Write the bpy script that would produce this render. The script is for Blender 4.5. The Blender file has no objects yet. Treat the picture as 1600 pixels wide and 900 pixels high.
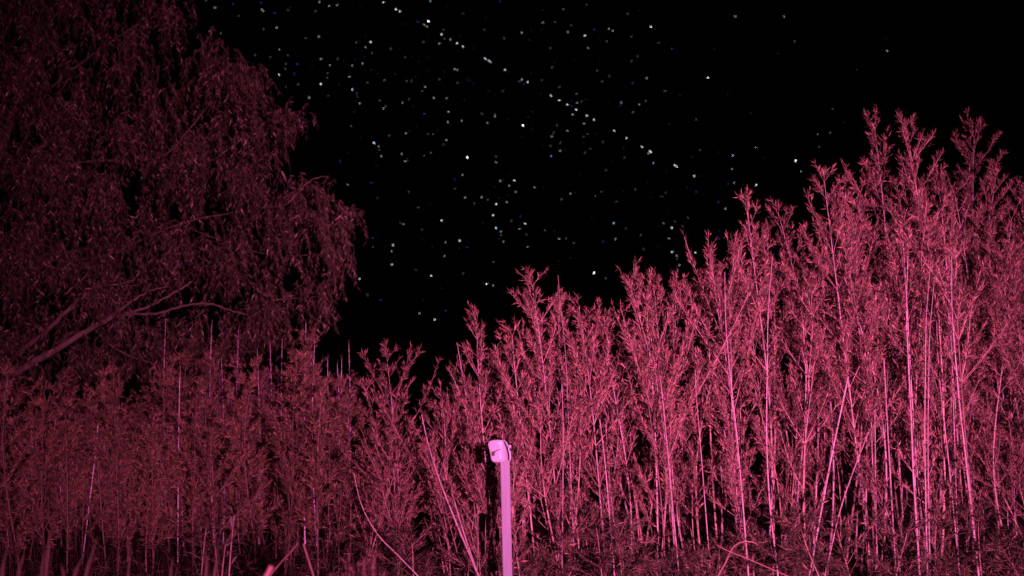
import bpy, math, random
import numpy as np
from mathutils import Vector, Matrix, Euler
R = math.radians
random.seed(7)
rng = np.random.default_rng(11)
scene = bpy.context.scene
col = scene.collection

# ---------------------------------------------------------------- camera
CAM = Vector((0.0, 0.0, 1.5)); PITCH = R(5.5); TH = math.tan(R(25))
cd = bpy.data.cameras.new('camera'); cam = bpy.data.objects.new('camera', cd); col.objects.link(cam)
cd.sensor_width = 36; cd.lens = 18 / TH; cd.clip_start = 0.05; cd.clip_end = 5000
cam.location = CAM; cam.rotation_euler = (R(90) + PITCH, 0, 0)
cd.dof.use_dof = True; cd.dof.focus_distance = 8.5; cd.dof.aperture_fstop = 2.0
scene.camera = cam

# ---------------------------------------------------------------- night sky light and the pink lamp beside the camera
w = bpy.data.worlds.new('World'); scene.world = w; w.use_nodes = True
nt = w.node_tree
sky = nt.nodes.new('ShaderNodeTexSky'); sky.sky_type = 'NISHITA'; sky.sun_disc = False
sky.sun_elevation = R(-12); sky.sun_rotation = R(200)
nt.nodes['Background'].inputs['Strength'].default_value = 0.05
nt.links.new(sky.outputs['Color'], nt.nodes['Background'].inputs['Color'])

ld = bpy.data.lights.new('pink_lamp', 'SPOT'); lamp = bpy.data.objects.new('pink_lamp', ld); col.objects.link(lamp)
lamp.location = (2.7, -7.0, 2.1)
ld.energy = 32500; ld.color = (1.0, 0.165, 0.475); ld.shadow_soft_size = 0.05
ld.spot_size = R(54); ld.spot_blend = 1.0
LAMP_AIM = (1090, 475, 9.0)
# beam of a real lamp: a hot middle inside a wider spill
ld.use_nodes = True; lt = ld.node_tree; em = lt.nodes['Emission']
tcn = lt.nodes.new('ShaderNodeTexCoord'); sx = lt.nodes.new('ShaderNodeSeparateXYZ'); ab = lt.nodes.new('ShaderNodeMath'); ab.operation = 'ABSOLUTE'
mrg = lt.nodes.new('ShaderNodeMapRange'); mrg.interpolation_type = 'SMOOTHSTEP'
for k_, v_ in (('From Min', math.cos(R(12.5))), ('From Max', math.cos(R(1.5)))  , ('To Min', .70), ('To Max', 1.28)): mrg.inputs[k_].default_value = v_
lt.links.new(tcn.outputs['Normal'], sx.inputs[0]); lt.links.new(sx.outputs['Z'], ab.inputs[0]); lt.links.new(ab.outputs[0], mrg.inputs['Value']); lt.links.new(mrg.outputs['Result'], em.inputs['Strength'])

vs = scene.view_settings
vs.view_transform = 'Standard'; vs.look = 'None'; vs.exposure = 0.0; vs.gamma = 1.0; vs.use_curve_mapping = False
scene.cycles.max_bounces = 4; scene.cycles.diffuse_bounces = 1; scene.cycles.transmission_bounces = 3
scene.cycles.use_denoising = True
try: scene.cycles.denoiser = 'OPENIMAGEDENOISE'
except Exception: pass

cp, sp = math.cos(PITCH), math.sin(PITCH)
def at(px, py, Y):
    """world point seen at photo pixel (1600x900) standing at depth Y"""
    a = (px - 800) / 800 * TH; b = (450 - py) / 800 * TH
    d = Vector((a, cp - b * sp, sp + b * cp))
    return CAM + d * (Y / d.y)
def ground_x(px, Y):
    """x on the ground at depth Y in the column of px (roughly)"""
    p = at(px, 880, Y); return p.x
lamp.rotation_euler = (at(*LAMP_AIM) - lamp.location).to_track_quat('-Z', 'Y').to_euler()

# ---------------------------------------------------------------- materials
def mat(name):
    m = bpy.data.materials.new(name); m.use_nodes = True
    return m, m.node_tree, m.node_tree.nodes['Principled BSDF']
def ramp(nt, stops):
    r = nt.nodes.new('ShaderNodeValToRGB'); e = r.color_ramp.elements
    while len(e) < len(stops): e.new(0.5)
    for k, (p, c) in enumerate(stops):
        e[k].position = p; e[k].color = (*c, 1)
    return r
def leaf_mat(name, stops, rough=0.5, spec=0.3, trans=0.05, mottled=0.0):
    m, nt, b = mat(name)
    g = nt.nodes.new('ShaderNodeNewGeometry'); oi = nt.nodes.new('ShaderNodeObjectInfo')
    rp = ramp(nt, stops)
    nt.links.new(g.outputs['Random Per Island'], rp.inputs['Fac'])
    hs = nt.nodes.new('ShaderNodeHueSaturation')
    mr = nt.nodes.new('ShaderNodeMapRange'); mr.inputs['To Min'].default_value = 0.72; mr.inputs['To Max'].default_value = 1.3
    nt.links.new(oi.outputs['Random'], mr.inputs['Value'])
    nt.links.new(mr.outputs['Result'], hs.inputs['Value'])
    nt.links.new(rp.outputs['Color'], hs.inputs['Color'])
    nt.links.new(hs.outputs['Color'], b.inputs['Base Color'])
    b.inputs['Roughness'].default_value = rough; b.inputs['Specular IOR Level'].default_value = spec
    tr = nt.nodes.new('ShaderNodeBsdfTranslucent'); nt.links.new(hs.outputs['Color'], tr.inputs['Color'])
    mx = nt.nodes.new('ShaderNodeMixShader'); mx.inputs[0].default_value = trans
    nt.links.new(b.outputs[0], mx.inputs[1]); nt.links.new(tr.outputs[0], mx.inputs[2])
    nt.links.new(mx.outputs[0], nt.nodes['Material Output'].inputs['Surface'])
    return m
def grain_mat(name, c0, c1, scale=(40, 40, 6), rough=0.55, bump=0.15, spec=0.3, rnd=(0.75, 1.15)):
    m, nt, b = mat(name)
    tc = nt.nodes.new('ShaderNodeTexCoord'); mp = nt.nodes.new('ShaderNodeMapping'); mp.inputs['Scale'].default_value = scale
    nz = nt.nodes.new('ShaderNodeTexNoise'); nz.inputs['Scale'].default_value = 1.0; nz.inputs['Detail'].default_value = 5
    nt.links.new(tc.outputs['Object'], mp.inputs['Vector']); nt.links.new(mp.outputs[0], nz.inputs['Vector'])
    rp = ramp(nt, [(0.32, c0), (0.68, c1)]); nt.links.new(nz.outputs['Fac'], rp.inputs['Fac'])
    oi = nt.nodes.new('ShaderNodeObjectInfo'); hs = nt.nodes.new('ShaderNodeHueSaturation')
    mr = nt.nodes.new('ShaderNodeMapRange'); mr.inputs['To Min'].default_value = rnd[0]; mr.inputs['To Max'].default_value = rnd[1]
    nt.links.new(oi.outputs['Random'], mr.inputs['Value']); nt.links.new(mr.outputs['Result'], hs.inputs['Value'])
    nt.links.new(rp.outputs['Color'], hs.inputs['Color']); nt.links.new(hs.outputs['Color'], b.inputs['Base Color'])
    b.inputs['Roughness'].default_value = rough; b.inputs['Specular IOR Level'].default_value = spec
    if bump:
        bp = nt.nodes.new('ShaderNodeBump'); bp.inputs['Strength'].default_value = bump; bp.inputs['Distance'].default_value = 0.01
        nt.links.new(nz.outputs['Fac'], bp.inputs['Height']); nt.links.new(bp.outputs[0], b.inputs['Normal'])
    return m
STRAW, TAN, OLIVE, GREEN, RUST = (.34, .195, .145), (.155, .092, .066), (.055, .05, .027), (.020, .030, .013), (.20, .08, .03)
M_LEAF = leaf_mat('bamboo_leaf', [(0, GREEN), (.36, OLIVE), (.66, TAN), (.92, STRAW), (1, (.46, .30, .24))])
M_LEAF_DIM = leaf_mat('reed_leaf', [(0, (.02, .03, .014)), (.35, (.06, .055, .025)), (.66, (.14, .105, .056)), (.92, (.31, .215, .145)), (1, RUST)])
M_LEAF_SHOOT = leaf_mat('shoot_leaf', [(0, (.02, .03, .014)), (.3, (.07, .055, .035)), (.65, (.16, .10, .085)), (1, (.36, .22, .22))])
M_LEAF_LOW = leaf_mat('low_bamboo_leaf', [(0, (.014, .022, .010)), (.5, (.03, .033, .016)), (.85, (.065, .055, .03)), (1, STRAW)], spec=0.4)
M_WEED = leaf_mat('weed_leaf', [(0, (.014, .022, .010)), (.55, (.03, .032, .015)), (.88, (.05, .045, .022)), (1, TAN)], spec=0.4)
M_WILLOW = leaf_mat('willow_leaf', [(0, (.016, .022, .010)), (.5, (.034, .035, .015)), (.8, (.078, .072, .034)), (.96, (.17, .14, .085)), (1, (.36, .28, .24))], rough=0.35, spec=0.5)
M_BROAD = leaf_mat('broad_leaf', [(0, (.11, .12, .10)), (1, (.19, .19, .17))], rough=0.35, spec=0.5)
M_SHRUB = leaf_mat('shrub_leaf', [(0, (.03, .016, .012)), (1, (.075, .036, .026))])
M_CULM = grain_mat('bamboo_culm', (.21, .175, .15), (.40, .345, .33), (60, 60, 7), rough=0.42, spec=0.4, bump=0.05)
M_CULM_DULL = grain_mat('weathered_culm', (.20, .145, .10), (.40, .32, .24), (60, 60, 5), rough=0.5, bump=0.05, rnd=(.4, 1.25))
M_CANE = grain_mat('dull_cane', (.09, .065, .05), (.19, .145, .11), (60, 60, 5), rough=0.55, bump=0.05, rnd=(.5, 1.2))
M_NODE = grain_mat('bamboo_node', (.05, .035, .03), (.14, .10, .08), (60, 60, 60), bump=0)
M_TWIG = grain_mat('bamboo_twig', (.25, .17, .15), (.40, .29, .27), (20, 20, 20), bump=0)
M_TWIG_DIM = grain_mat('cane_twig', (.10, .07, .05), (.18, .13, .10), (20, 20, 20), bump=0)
M_SHOOT = grain_mat('pale_shoot', (.46, .42, .50), (.68, .62, .72), (60, 60, 9), bump=0.05)
M_BARE = grain_mat('dry_bare_stem', (.23, .195, .18), (.41, .355, .355), (50, 50, 7), bump=0.08)
M_DRY = grain_mat('dry_grass', (.20, .11, .10), (.29, .18, .16), (30, 30, 8), bump=0)
M_BLADE = grain_mat('grass_blade', (.03, .02, .014), (.06, .038, .025), (30, 30, 8), bump=0)
M_BARK = grain_mat('willow_bark', (.085, .07, .06), (.19, .155, .135), (12, 12, 3), rough=0.8, bump=0.6)
M_POST = grain_mat('painted_wood', (.155, .215, .25), (.21, .275, .31), (90, 90, 3), rough=0.6, bump=0.18, rnd=(1, 1))
M_HEAD = grain_mat('white_plastic', (.27, .385, .41), (.29, .41, .435), (9, 9, 9), rough=0.35, bump=0.02, rnd=(1, 1))
M_DARK = grain_mat('dark_fill', (.005, .005, .007), (.010, .010, .013), (30, 30, 30), bump=0, rnd=(1, 1))  # near-black, paints the shade in the head's slot, groove and gap
M_SOIL = grain_mat('soil', (.025, .018, .012), (.06, .045, .03), (3, 3, 3), rough=0.9, bump=0.6, rnd=(1, 1))

# ---------------------------------------------------------------- geometry helpers
def nrm(a): return a / np.maximum(np.linalg.norm(a, axis=-1, keepdims=True), 1e-9)
class Geo:
    def __init__(s): s.v = []; s.f = []; s.m = []; s.n = 0; s.sm = []
    def add(s, v, f, m=0, smooth=False):
        s.v.append(np.asarray(v, float)); f = np.asarray(f, int) + s.n; s.f.append(f)
        s.m.append(np.full(len(f), m)); s.sm.append(np.full(len(f), smooth)); s.n += len(v)
    def leaves(s, b, d, L, W, fold=0.25, m=0, up=None):
        """folded lance-shaped leaf blades: base b, direction d"""
        b = np.asarray(b, float); n = len(b)
        if n == 0: return
        d = nrm(np.asarray(d, float)); r = rng.normal(size=(n, 3)) if up is None else up + 0.5 * rng.normal(size=(n, 3))
        side = nrm(np.cross(d, r)); nn = np.cross(side, d)
        L = np.asarray(L)[:, None]; W = np.asarray(W)[:, None]
        mid = b + d * L * 0.38
        tip = b + d * L - nn * L * rng.uniform(-.06, .22, (n, 1))
        v = np.stack([b, mid + side * W * .5 + nn * W * fold, tip, mid - side * W * .5 + nn * W * fold, mid], 1).reshape(-1, 3)
        o = np.arange(n)[:, None] * 5
        f = np.stack([o + [0, 1, 4], o + [1, 2, 4], o + [0, 4, 3], o + [4, 2, 3]], 1).reshape(-1, 3)
        s.add(v, f, m)
    def sticks(s, a, b, ra, rb, m=0):
        """thin three-sided twigs from a to b"""
        a = np.asarray(a, float); b = np.asarray(b, float); n = len(a)
        if n == 0: return
        d = nrm(b - a); u = nrm(np.cross(d, np.array([.31, .77, .2]))); w_ = np.cross(d, u)
        ra = np.broadcast_to(np.asarray(ra, float).reshape(-1, 1), (n, 1)); rb = np.broadcast_to(np.asarray(rb, float).reshape(-1, 1), (n, 1))
        vs_ = []
        for k in range(3):
            o = u * math.cos(k * 2.0944) + w_ * math.sin(k * 2.0944)
            vs_ += [a + o * ra, b + o * rb]
        v = np.stack(vs_, 1).reshape(-1, 3); o = np.arange(n)[:, None] * 6
        f = np.stack([o + [0, 2, 3, 1], o + [2, 4, 5, 3], o + [4, 0, 1, 5]], 1).reshape(-1, 4)
        s.add(v, f, m)
    def tube(s, P, rad, sides=7, mats=None, cap=True):
        P = np.asarray(P, float); n = len(P); T = nrm(np.gradient(P, axis=0))
        ref = np.array([0.12, 0.99, 0.05]); u = nrm(np.cross(T, ref)); w_ = np.cross(T, u)
        a = np.arange(sides) * 2 * math.pi / sides
        rad = np.asarray(rad, float)
        V = (P[:, None] + (u[:, None] * np.cos(a)[None, :, None] + w_[:, None] * np.sin(a)[None, :, None]) * rad[:, None, None]).reshape(-1, 3)
        base = s.n
        for i in range(n - 1):
            k = np.arange(sides); k2 = (k + 1) % sides
            f = np.stack([i * sides + k, i * sides + k2, (i + 1) * sides + k2, (i + 1) * sides + k], 1)
            s.f.append(f + base); s.m.append(np.full(sides, mats[i] if mats is not None else 0)); s.sm.append(np.full(sides, True))
        s.v.append(V); s.n += len(V)
        if cap:
            for e, q in ((0, P[0]), (n - 1, P[-1])):
                k = np.arange(sides); k2 = (k + 1) % sides
                v = np.vstack([V[e * sides:(e + 1) * sides], q[None]])
                f = np.stack([k, k2, np.full(sides, sides)], 1)
                s.add(v, f, 0 if mats is None else mats[0])
    def mesh(s, name, mats):
        me = bpy.data.meshes.new(name)
        V = np.vstack(s.v); me.vertices.add(len(V)); me.vertices.foreach_set('co', V.ravel().astype(np.float32))
        loops = np.concatenate([f.ravel() for f in s.f]); cnt = np.concatenate([np.full(len(f), f.shape[1]) for f in s.f])
        me.loops.add(len(loops)); me.loops.foreach_set('vertex_index', loops.astype(np.int32))
        me.polygons.add(len(cnt)); st = np.concatenate([[0], np.cumsum(cnt)[:-1]])
        me.polygons.foreach_set('loop_start', st.astype(np.int32))
        me.polygons.foreach_set('material_index', np.concatenate(s.m).astype(np.int32))
        me.polygons.foreach_set('use_smooth', np.concatenate(s.sm).astype(bool))
        for m in (mats if isinstance(mats, (list, tuple)) else [mats]): me.materials.append(m)
        me.update(calc_edges=True); return me
def link(name, data, parent=None, kind=None):
    o = bpy.data.objects.new(name, data); col.objects.link(o)
    if parent is not None: o.parent = parent
    if kind: o['kind'] = kind
    return o
def tag(o, label, cat, group=None):
    o['label'] = label; o['category'] = cat
    if group: o['group'] = group
    return o
def bez(p, q, r, n):
    t = np.linspace(0, 1, n)[:, None]; p, q, r = map(np.asarray, (p, q, r))
    return (1 - t) ** 2 * p + 2 * t * (1 - t) * q + t * t * r
def spline(pts, n=6):
    """Catmull-Rom through the points"""
    P = np.array(pts, float); P = np.vstack([2 * P[0] - P[1], P, 2 * P[-1] - P[-2]]); out = []
    for i in range(1, len(P) - 2):
        for t in np.linspace(0, 1, n, endpoint=False):
            a, b, c, d = P[i - 1], P[i], P[i + 1], P[i + 2]
            out.append(.5 * ((2 * b) + (c - a) * t + (2 * a - 5 * b + 4 * c - d) * t * t + (3 * b - a - 3 * c + d) * t ** 3))
    out.append(P[-2]); return np.array(out)

# ---------------------------------------------------------------- ground and sky
g = Geo()
xs = np.concatenate([-np.geomspace(1400, 30, 10), np.linspace(-24, 24, 33), np.geomspace(30, 1400, 10)])
ys = np.concatenate([-np.geomspace(1400, 12, 8), np.linspace(-8, 30, 39), np.geomspace(36, 1400, 10)])
X, Yg = np.meshgrid(xs, ys)
Z = -0.012 + 0.010 * np.sin(X * 1.7 + Yg * .6) * np.cos(Yg * 1.3 - X * .4)
nx, ny = len(xs), len(ys)
I = (np.arange(ny - 1)[:, None] * nx + np.arange(nx - 1)[None]).ravel()
g.add(np.stack([X.ravel(), Yg.ravel(), Z.ravel()], 1), np.stack([I, I + 1, I + nx + 1, I + nx], 1), smooth=True)
link('ground', g.mesh('ground', M_SOIL), None, 'structure')

def emit(name, c, s):
    m = bpy.data.materials.new(name); m.use_nodes = True; t = m.node_tree; t.nodes.clear()
    e = t.nodes.new('ShaderNodeEmission'); e.inputs[0].default_value = (*c, 1); e.inputs[1].default_value = s
    t.links.new(e.outputs[0], t.nodes.new('ShaderNodeOutputMaterial').inputs[0]); return m
g = Geo(); SR = 1300.0; nu, nv = 48, 24
th = np.linspace(0, math.pi, nv); ph = np.arange(nu) * 2 * math.pi / nu
V = np.array([[SR * math.sin(a) * math.cos(b), SR * math.sin(a) * math.sin(b), SR * math.cos(a)] for a in th for b in ph])
F = [[i * nu + j, i * nu + (j + 1) % nu, (i + 1) * nu + (j + 1) % nu, (i + 1) * nu + j] for i in range(nv - 1) for j in range(nu)]
g.add(V, F, smooth=True)
skyo = link('sky', g.mesh('sky', emit('night_sky', (.25, .2, .35), 0.0012)), None, 'structure')

# stars and an aircraft's strobe dots as seen: tile origin, then (u, v, brightness 1-5, blue) in fifths of a pixel
STARS = {
(300,0): "110,5,2 180,60,3 210,55,1 365,125,2 158,218,2 225,260,2 545,75,3 557,84,3 540,20,1b 645,103,1b 750,82,2 765,60,1 965,88,2 995,17,3 1072,47,3 1135,41,3 1312,52,1 1497,18,4 1593,72,4 560,227,2 662,214,3 888,298,2 990,287,3 682,388,3 494,430,2 612,447,2 750,433,2 473,500,1 732,498,2 729,538,2 680,583,4 503,590,2 587,690,3 735,682,2 824,500,1b 800,575,1b 830,660,2 938,518,1 914,763,3 1008,461,3 1078,505,2b 1140,460,2 1187,477,1 1060,570,2 1056,610,2 1006,656,4 1065,750,2 1148,660,1 1285,332,2 1308,325,1 1397,329,4 1354,370,3 1408,415,2 1345,443,1 1334,495,2b 1252,514,3 1275,465,1 1403,547,1 1230,600,3 1252,700,4b 1289,730,2 1291,757,2 1310,807,3 1275,785,1 1270,875,1 1370,645,2 1504,626,2 1468,786,2 1513,833,2 1495,847,3 1552,380,2 1357,278,1 318,30,1b 1448,570,1 1585,580,1",
(600,0): "93,71,4 124,89,4 362,8,2b 494,55,1 618,106,2 348,165,5 313,193,3 336,207,3 466,234,2 450,269,4 471,304,2 518,308,3 430,340,3 572,337,4 617,363,4 445,373,1 307,328,2 342,292,1 53,380,2 120,387,1 164,448,2 220,445,1 273,478,1 340,450,1 790,459,4 820,475,4 834,485,3 553,539,3 574,548,3 468,560,1 340,550,1 945,545,4 975,567,1 90,578,1 5,626,2 176,633,2 215,633,2 249,600,1 433,621,2 575,647,2 655,604,1 665,625,1b 320,678,3 297,712,2 1078,621,3 1060,635,2 1122,644,4 1092,658,1b 1232,628,2 1148,570,1 928,713,2 817,712,1 390,765,3 490,768,3 625,778,1 196,777,2 145,801,3 228,826,1 12,833,2 504,874,3 313,887,1b 765,888,2 870,890,2 785,232,2 793,142,1 907,10,1b 938,300,2 1076,257,3 1150,238,1 1137,313,1 1240,77,1 1241,177,3 1233,229,1 1337,173,2 1402,72,2 1460,195,2 1436,250,3 1570,277,4 1584,35,2 1595,377,3 1300,377,2 1312,527,2 1333,490,1 1372,680,2 1303,747,4 1369,782,4 1432,818,4 1502,858,4 1473,893,3 1510,804,3 1543,793,2 1470,795,1 1468,828,1b 1505,732,2 1570,778,1 1584,778,1 1485,470,1 588,277,1 700,375,1 165,187,1 265,170,1b 700,650,1 1160,877,1 1225,730,1",
(900,0): "405,107,2 495,86,1 140,232,1b 258,226,3 286,241,3 585,210,4 435,285,2 186,311,1 242,323,2 646,335,2 748,380,1b 1244,129,3 178,459,1 480,442,2 434,476,2 167,551,2 260,596,2 205,635,2 552,610,3 441,648,1b 694,711,2 813,744,1 1030,607,4 1083,380,1 354,802,3 345,826,1b 545,788,2 495,815,3 447,875,2 254,795,1 1187,735,1 83,897,2 1365,885,1 1578,418,1",
(440,160): "190,132,1 545,187,2 570,75,1 615,272,1 840,260,2 972,242,3 996,226,1 1114,88,1b 1303,73,3 1298,153,3 1313,170,1 1052,190,1 1145,247,2 1185,249,2 1218,214,1 1288,294,3 1267,328,2 1166,393,2 1115,418,2 722,316,5b 758,344,3 761,371,2 779,422,3 745,402,1 936,401,3 983,449,2 965,461,3 740,491,1 525,394,1 457,460,1b 516,644,3 700,630,1b 992,700,2 748,747,2 1070,821,2 1161,798,1 1413,568,3 1355,672,2 1350,600,1b 1432,743,3 1452,430,5 1409,143,3",
(740,160): "65,90,1 169,93,1 169,107,3 110,162,3 386,180,5 461,76,1 425,115,1 452,150,1 458,212,1 378,272,1 268,130,1 652,180,2 625,237,2 612,265,3 600,340,2 677,316,2 676,377,3 713,370,1 544,345,1 604,420,2b 733,222,3 774,95,3 885,103,4 940,135,4 864,166,3 862,267,2 890,247,2 855,314,1 960,247,1 870,392,2 914,363,2 1008,308,2 1060,225,1 1098,222,4 1197,279,4 1174,354,1 1179,433,2 1085,452,1 1034,527,2 1316,346,4 1377,381,4 1386,389,4 1365,398,3 1404,473,2b 1507,535,1 1570,490,4 1588,502,4 1245,74,2 1530,167,1 178,423,2 173,468,3 282,562,1 209,614,3 233,607,1 320,610,4 277,653,3 330,697,3 268,725,1 258,779,3 202,748,1 176,795,4 111,760,2 64,740,3 5,788,2 170,658,1 477,662,3 545,668,1 757,713,3 795,704,1 686,755,2 952,731,2 997,700,2 1016,690,1 1168,695,1 1262,678,2 1115,773,2 1358,627,1 1386,741,1 1475,735,2 1457,735,1 1502,705,2 839,570,1 153,881,4 1525,865,1",
(520,330): "525,90,2 551,103,3 850,73,4 700,145,2 1254,32,3 1276,132,5b 1312,160,3 1316,189,2 1334,238,3 1170,90,1 1298,217,1 1395,75,2 1503,97,4 1460,138,3 1514,184,2 1521,278,3 1466,48,1b 313,210,1b 314,279,2 408,273,1 472,265,4 461,314,3 462,418,4 880,242,3 993,231,4 985,286,1 1050,281,1b 776,281,1 872,350,3 649,454,2 767,504,4 1020,485,2 1256,398,2 209,529,4 1176,563,1 1203,567,4 1253,579,3 270,654,2 375,697,1b 707,698,1 679,797,3 797,848,4 880,778,1b 700,217,1 845,603,1",
(820,320): "158,198,2 694,142,4b 788,185,2 522,105,1 268,265,3 325,262,2 382,296,2 708,267,3 612,286,1b 909,239,2 1085,144,3 1175,133,2 1150,180,4 1127,265,3 1233,165,2 1273,104,2 1567,30,3 1268,310,1 1043,328,1 927,345,2 561,363,1 1150,368,5b 1187,395,3 1189,422,2 1208,473,3 1332,374,4 540,531,5 633,576,2 267,438,1 357,418,1 1520,262,1b 1520,205,1 1042,165,1 227,208,1",
(1040,160): "32,167,1 237,133,2 272,373,2 210,433,1 410,390,1 523,414,3b 519,520,3 536,628,3 490,636,1b 608,643,1 708,646,4 705,352,2b 770,427,1 1016,455,5 1058,540,3 1189,246,2 1286,237,2 1197,345,2 1305,49,2 1580,68,2 1395,155,1 1080,720,1 223,575,4 260,578,1 166,664,1 240,700,1b 412,780,1b 468,831,3 665,85,1",
(1200,0): "125,128,3 208,325,2 80,418,1 930,397,3 920,300,1 1300,250,1 693,544,1"}
SM = [emit('star_faint', (.50, .60, 1), .22), emit('star_dim', (.74, .85, 1), .8), emit('star_clear', (.86, .94, 1), 2.1),
      emit('star_bright', (.90, .97, 1), 5.0), emit('star_brilliant', (.94, .98, 1), 9.0), emit('star_blue', (.16, .14, 1), 2.0), emit('star_blue_white', (.5, .72, 1), 4.2)]
SIZE = [1.1, 1.15, 1.35, 1.6, 2.1]
SD = 1200.0
g = Geo()
def star(px, py, b, blue):
    d = (at(px, py, 10) - CAM).normalized(); P = np.array(CAM + d * SD)
    r = SIZE[b - 1] * SD * TH / 800 * .31
    u = np.array(d.cross(Vector((0, 0, 1))).normalized()); v = np.cross(u, np.array(d))
    # a little drawn out along the sky's drift, down to the right
    a1 = nrm(u - .75 * v) * r * (1.35 if b > 1 else 1.0); a2 = nrm(.75 * u + v) * r * .85; a3 = np.array(d) * r
    vv = [P + a1, P - a1, P + a2, P - a2, P + a3, P - a3, P + .72 * (a1 + a2), P + .72 * (a1 - a2), P - .72 * (a1 + a2), P - .72 * (a1 - a2)]
    ff = []
    ring = [0, 6, 2, 9, 1, 8, 3, 7]
    for k in range(8):
        ff += [[ring[k], ring[(k + 1) % 8], 4], [ring[(k + 1) % 8], ring[k], 5]]
    mi = (5 if b == 1 else 6) if blue else b - 1
    g.add(vv, ff, mi)
for (ox, oy), txt in STARS.items():
    for t in txt.split():
        a, b, c = t.split(','); star(ox + float(a) / 5, oy + float(b) / 5, int(c[0]), c.endswith('b'))
for px, py in ((59, 471), (26, 570), (231, 236), (234, 219), (221, 278), (123, 22)): star(px, py, 2, False)
so = link('stars_and_strobes', g.mesh('stars_and_strobes', SM), skyo, 'stuff')

# ---------------------------------------------------------------- bamboo
def bamboo(seed, H, r0=.011, t0=.3, Lb=.52, leaf=(.028, .064), dens=1.0, spike=0.0, droop=0.0, gap=.16, crook=.05, asc=(22, 46), sparse=.12):
    """meshes of one bamboo of height H: culm with nodes, branches, foliage"""
    rs = np.random.default_rng(seed)
    n = max(6, int(H / gap)); zt = np.linspace(0, 1, n + 1) ** .93
    ph1, ph2 = rs.uniform(0, 6.28, 2); k = rs.uniform(.6, 1.4)
    cx = lambda t: crook * H * (np.sin(t * 3.14 * k + ph1) - np.sin(ph1) - t * (np.sin(3.14 * k + ph1) - np.sin(ph1))) * .55
    cy = lambda t: crook * H * (np.sin(t * 3.14 * k + ph2) - np.sin(ph2) - t * (np.sin(3.14 * k + ph2) - np.sin(ph2))) * .55
    C = lambda t: np.stack([cx(t), cy(t), t * H], -1)
    rad = lambda t: r0 * (1 - t) ** .8 + .0016
    ts, rr, mm = [], [], []
    e = .004 / H * 1.4
    for i, t in enumerate(zt):
        r = rad(t)
        if 0 < i < n:
            ts += [t - e, t, t + e]; rr += [r, r * 1.22, r]; mm += [1, 1, 0]
        else: ts.append(t); rr.append(r); mm.append(0)
    gc = Geo(); gc.tube(C(np.array(ts)), rr, 7, mm)
    gb, gl = Geo(), Geo()
    A, B, RA, RB = [], [], [], []; lb, ld_, LL = [], [], []
    fol_top = 1 - spike / H
    for i, t in enumerate(zt[1:], 1):
        if t < t0 or t > fol_top + .02: continue
        u = (t - t0) / max(1e-3, fol_top - t0)
        prof = (.42 + .75 * u / .35) if u < .35 else (1.17 - 1.0 * (u - .35) / .65)
        nb = rs.integers(2, 5) if u < .8 else rs.integers(3, 5)
        vig = rs.uniform(.45, 1.25)
        if u < .6 and rs.random() < sparse: continue
        az0 = rs.uniform(0, 6.28)
        for j in range(nb):
            if rs.random() < .12: continue
            L = max(.09, Lb * prof * vig * rs.uniform(.5, 1.35)); az = az0 + j * 2.2 + rs.uniform(-.5, .5)
            an = R(rs.uniform(*asc)); o = np.array([math.cos(az), math.sin(az), 0])
            p0 = C(np.array(t)); d1 = o * math.sin(an) + np.array([0, 0, math.cos(an)])
            an2 = an * rs.uniform(.45, .9) + droop * rs.uniform(.4, 1.4); d2 = o * math.sin(an2) + np.array([0, 0, math.cos(an2)])
            q = p0 + d1 * L * .5; e_ = q + d2 * L * .5 + rs.normal(0, .02, 3)
            ns = 5; P = bez(p0, q, e_, ns)
            r1 = .0010 + .0042 * L * .75
            for s_ in range(ns - 1):
                A.append(P[s_]); B.append(P[s_ + 1]); RA.append(r1 * (1 - s_ / ns * .7)); RB.append(r1 * (1 - (s_ + 1) / ns * .7))
            nt_ = max(4, int(L / .0215 * dens))
            for s_ in np.append(rs.uniform(.18, 1, nt_), [1.0]):
                pp = (1 - s_) ** 2 * p0 + 2 * s_ * (1 - s_) * q + s_ * s_ * e_
                bd = nrm(q * (1 - s_) - p0 * (1 - s_) + s_ * (e_ - q))
                td = nrm(bd + rs.normal(0, .42, 3) + np.array([0, 0, .28 - droop * .6])); tl = rs.uniform(.015, .11) * (1 - .35 * s_) * min(1, .4 + L * 1.6)
                if s_ == 1.0: td = bd; tl = .04
                pe = pp + td * tl
                A.append(pp); B.append(pe); RA.append(.0011); RB.append(.0006)
                for q_ in range(rs.integers(5, 9)):
                    w_ = rs.uniform(.15, 1) if q_ > 2 else 1.0
                    lb.append(pp + td * tl * w_); ld_.append(nrm(td + rs.normal(0, .46, 3) + np.array([0, 0, .2 - droop * .8]))); LL.append(rs.uniform(*leaf))
    # leading tip
    if spike:
        for i, t in enumerate(zt):
            if t > fol_top:
                for q_ in range(2):
                    a = rs.uniform(0, 6.28); p = C(np.array(t)); A.append(p); B.append(p + np.array([math.cos(a) * .02, math.sin(a) * .02, .05])); RA.append(.002); RB.append(.0006)
    else:
        tipP = C(np.array(1.0))
        for q_ in range(9):
            lb.append(tipP - np.array([0, 0, rs.uniform(0, .08)])); ld_.append(nrm(np.array([0, 0, 1.0]) + rs.normal(0, .22, 3))); LL.append(rs.uniform(*leaf))
    gb.sticks(A, B, RA, RB)
    LL = np.array(LL); gl.leaves(lb, ld_, LL, LL * rs.uniform(.095, .15, len(LL)))
    return gc, gb, gl
def make_kind(name, seed, H, culm_m=None, leaf_m=None, **kw):
    gc, gb, gl = bamboo(seed, H, **kw)
    return (H, gc.mesh(name + '_culm', [culm_m or M_CULM, M_NODE]), gb.mesh(name + '_branches', M_TWIG_DIM if leaf_m else M_TWIG), gl.mesh(name + '_foliage', leaf_m or M_LEAF))
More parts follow.
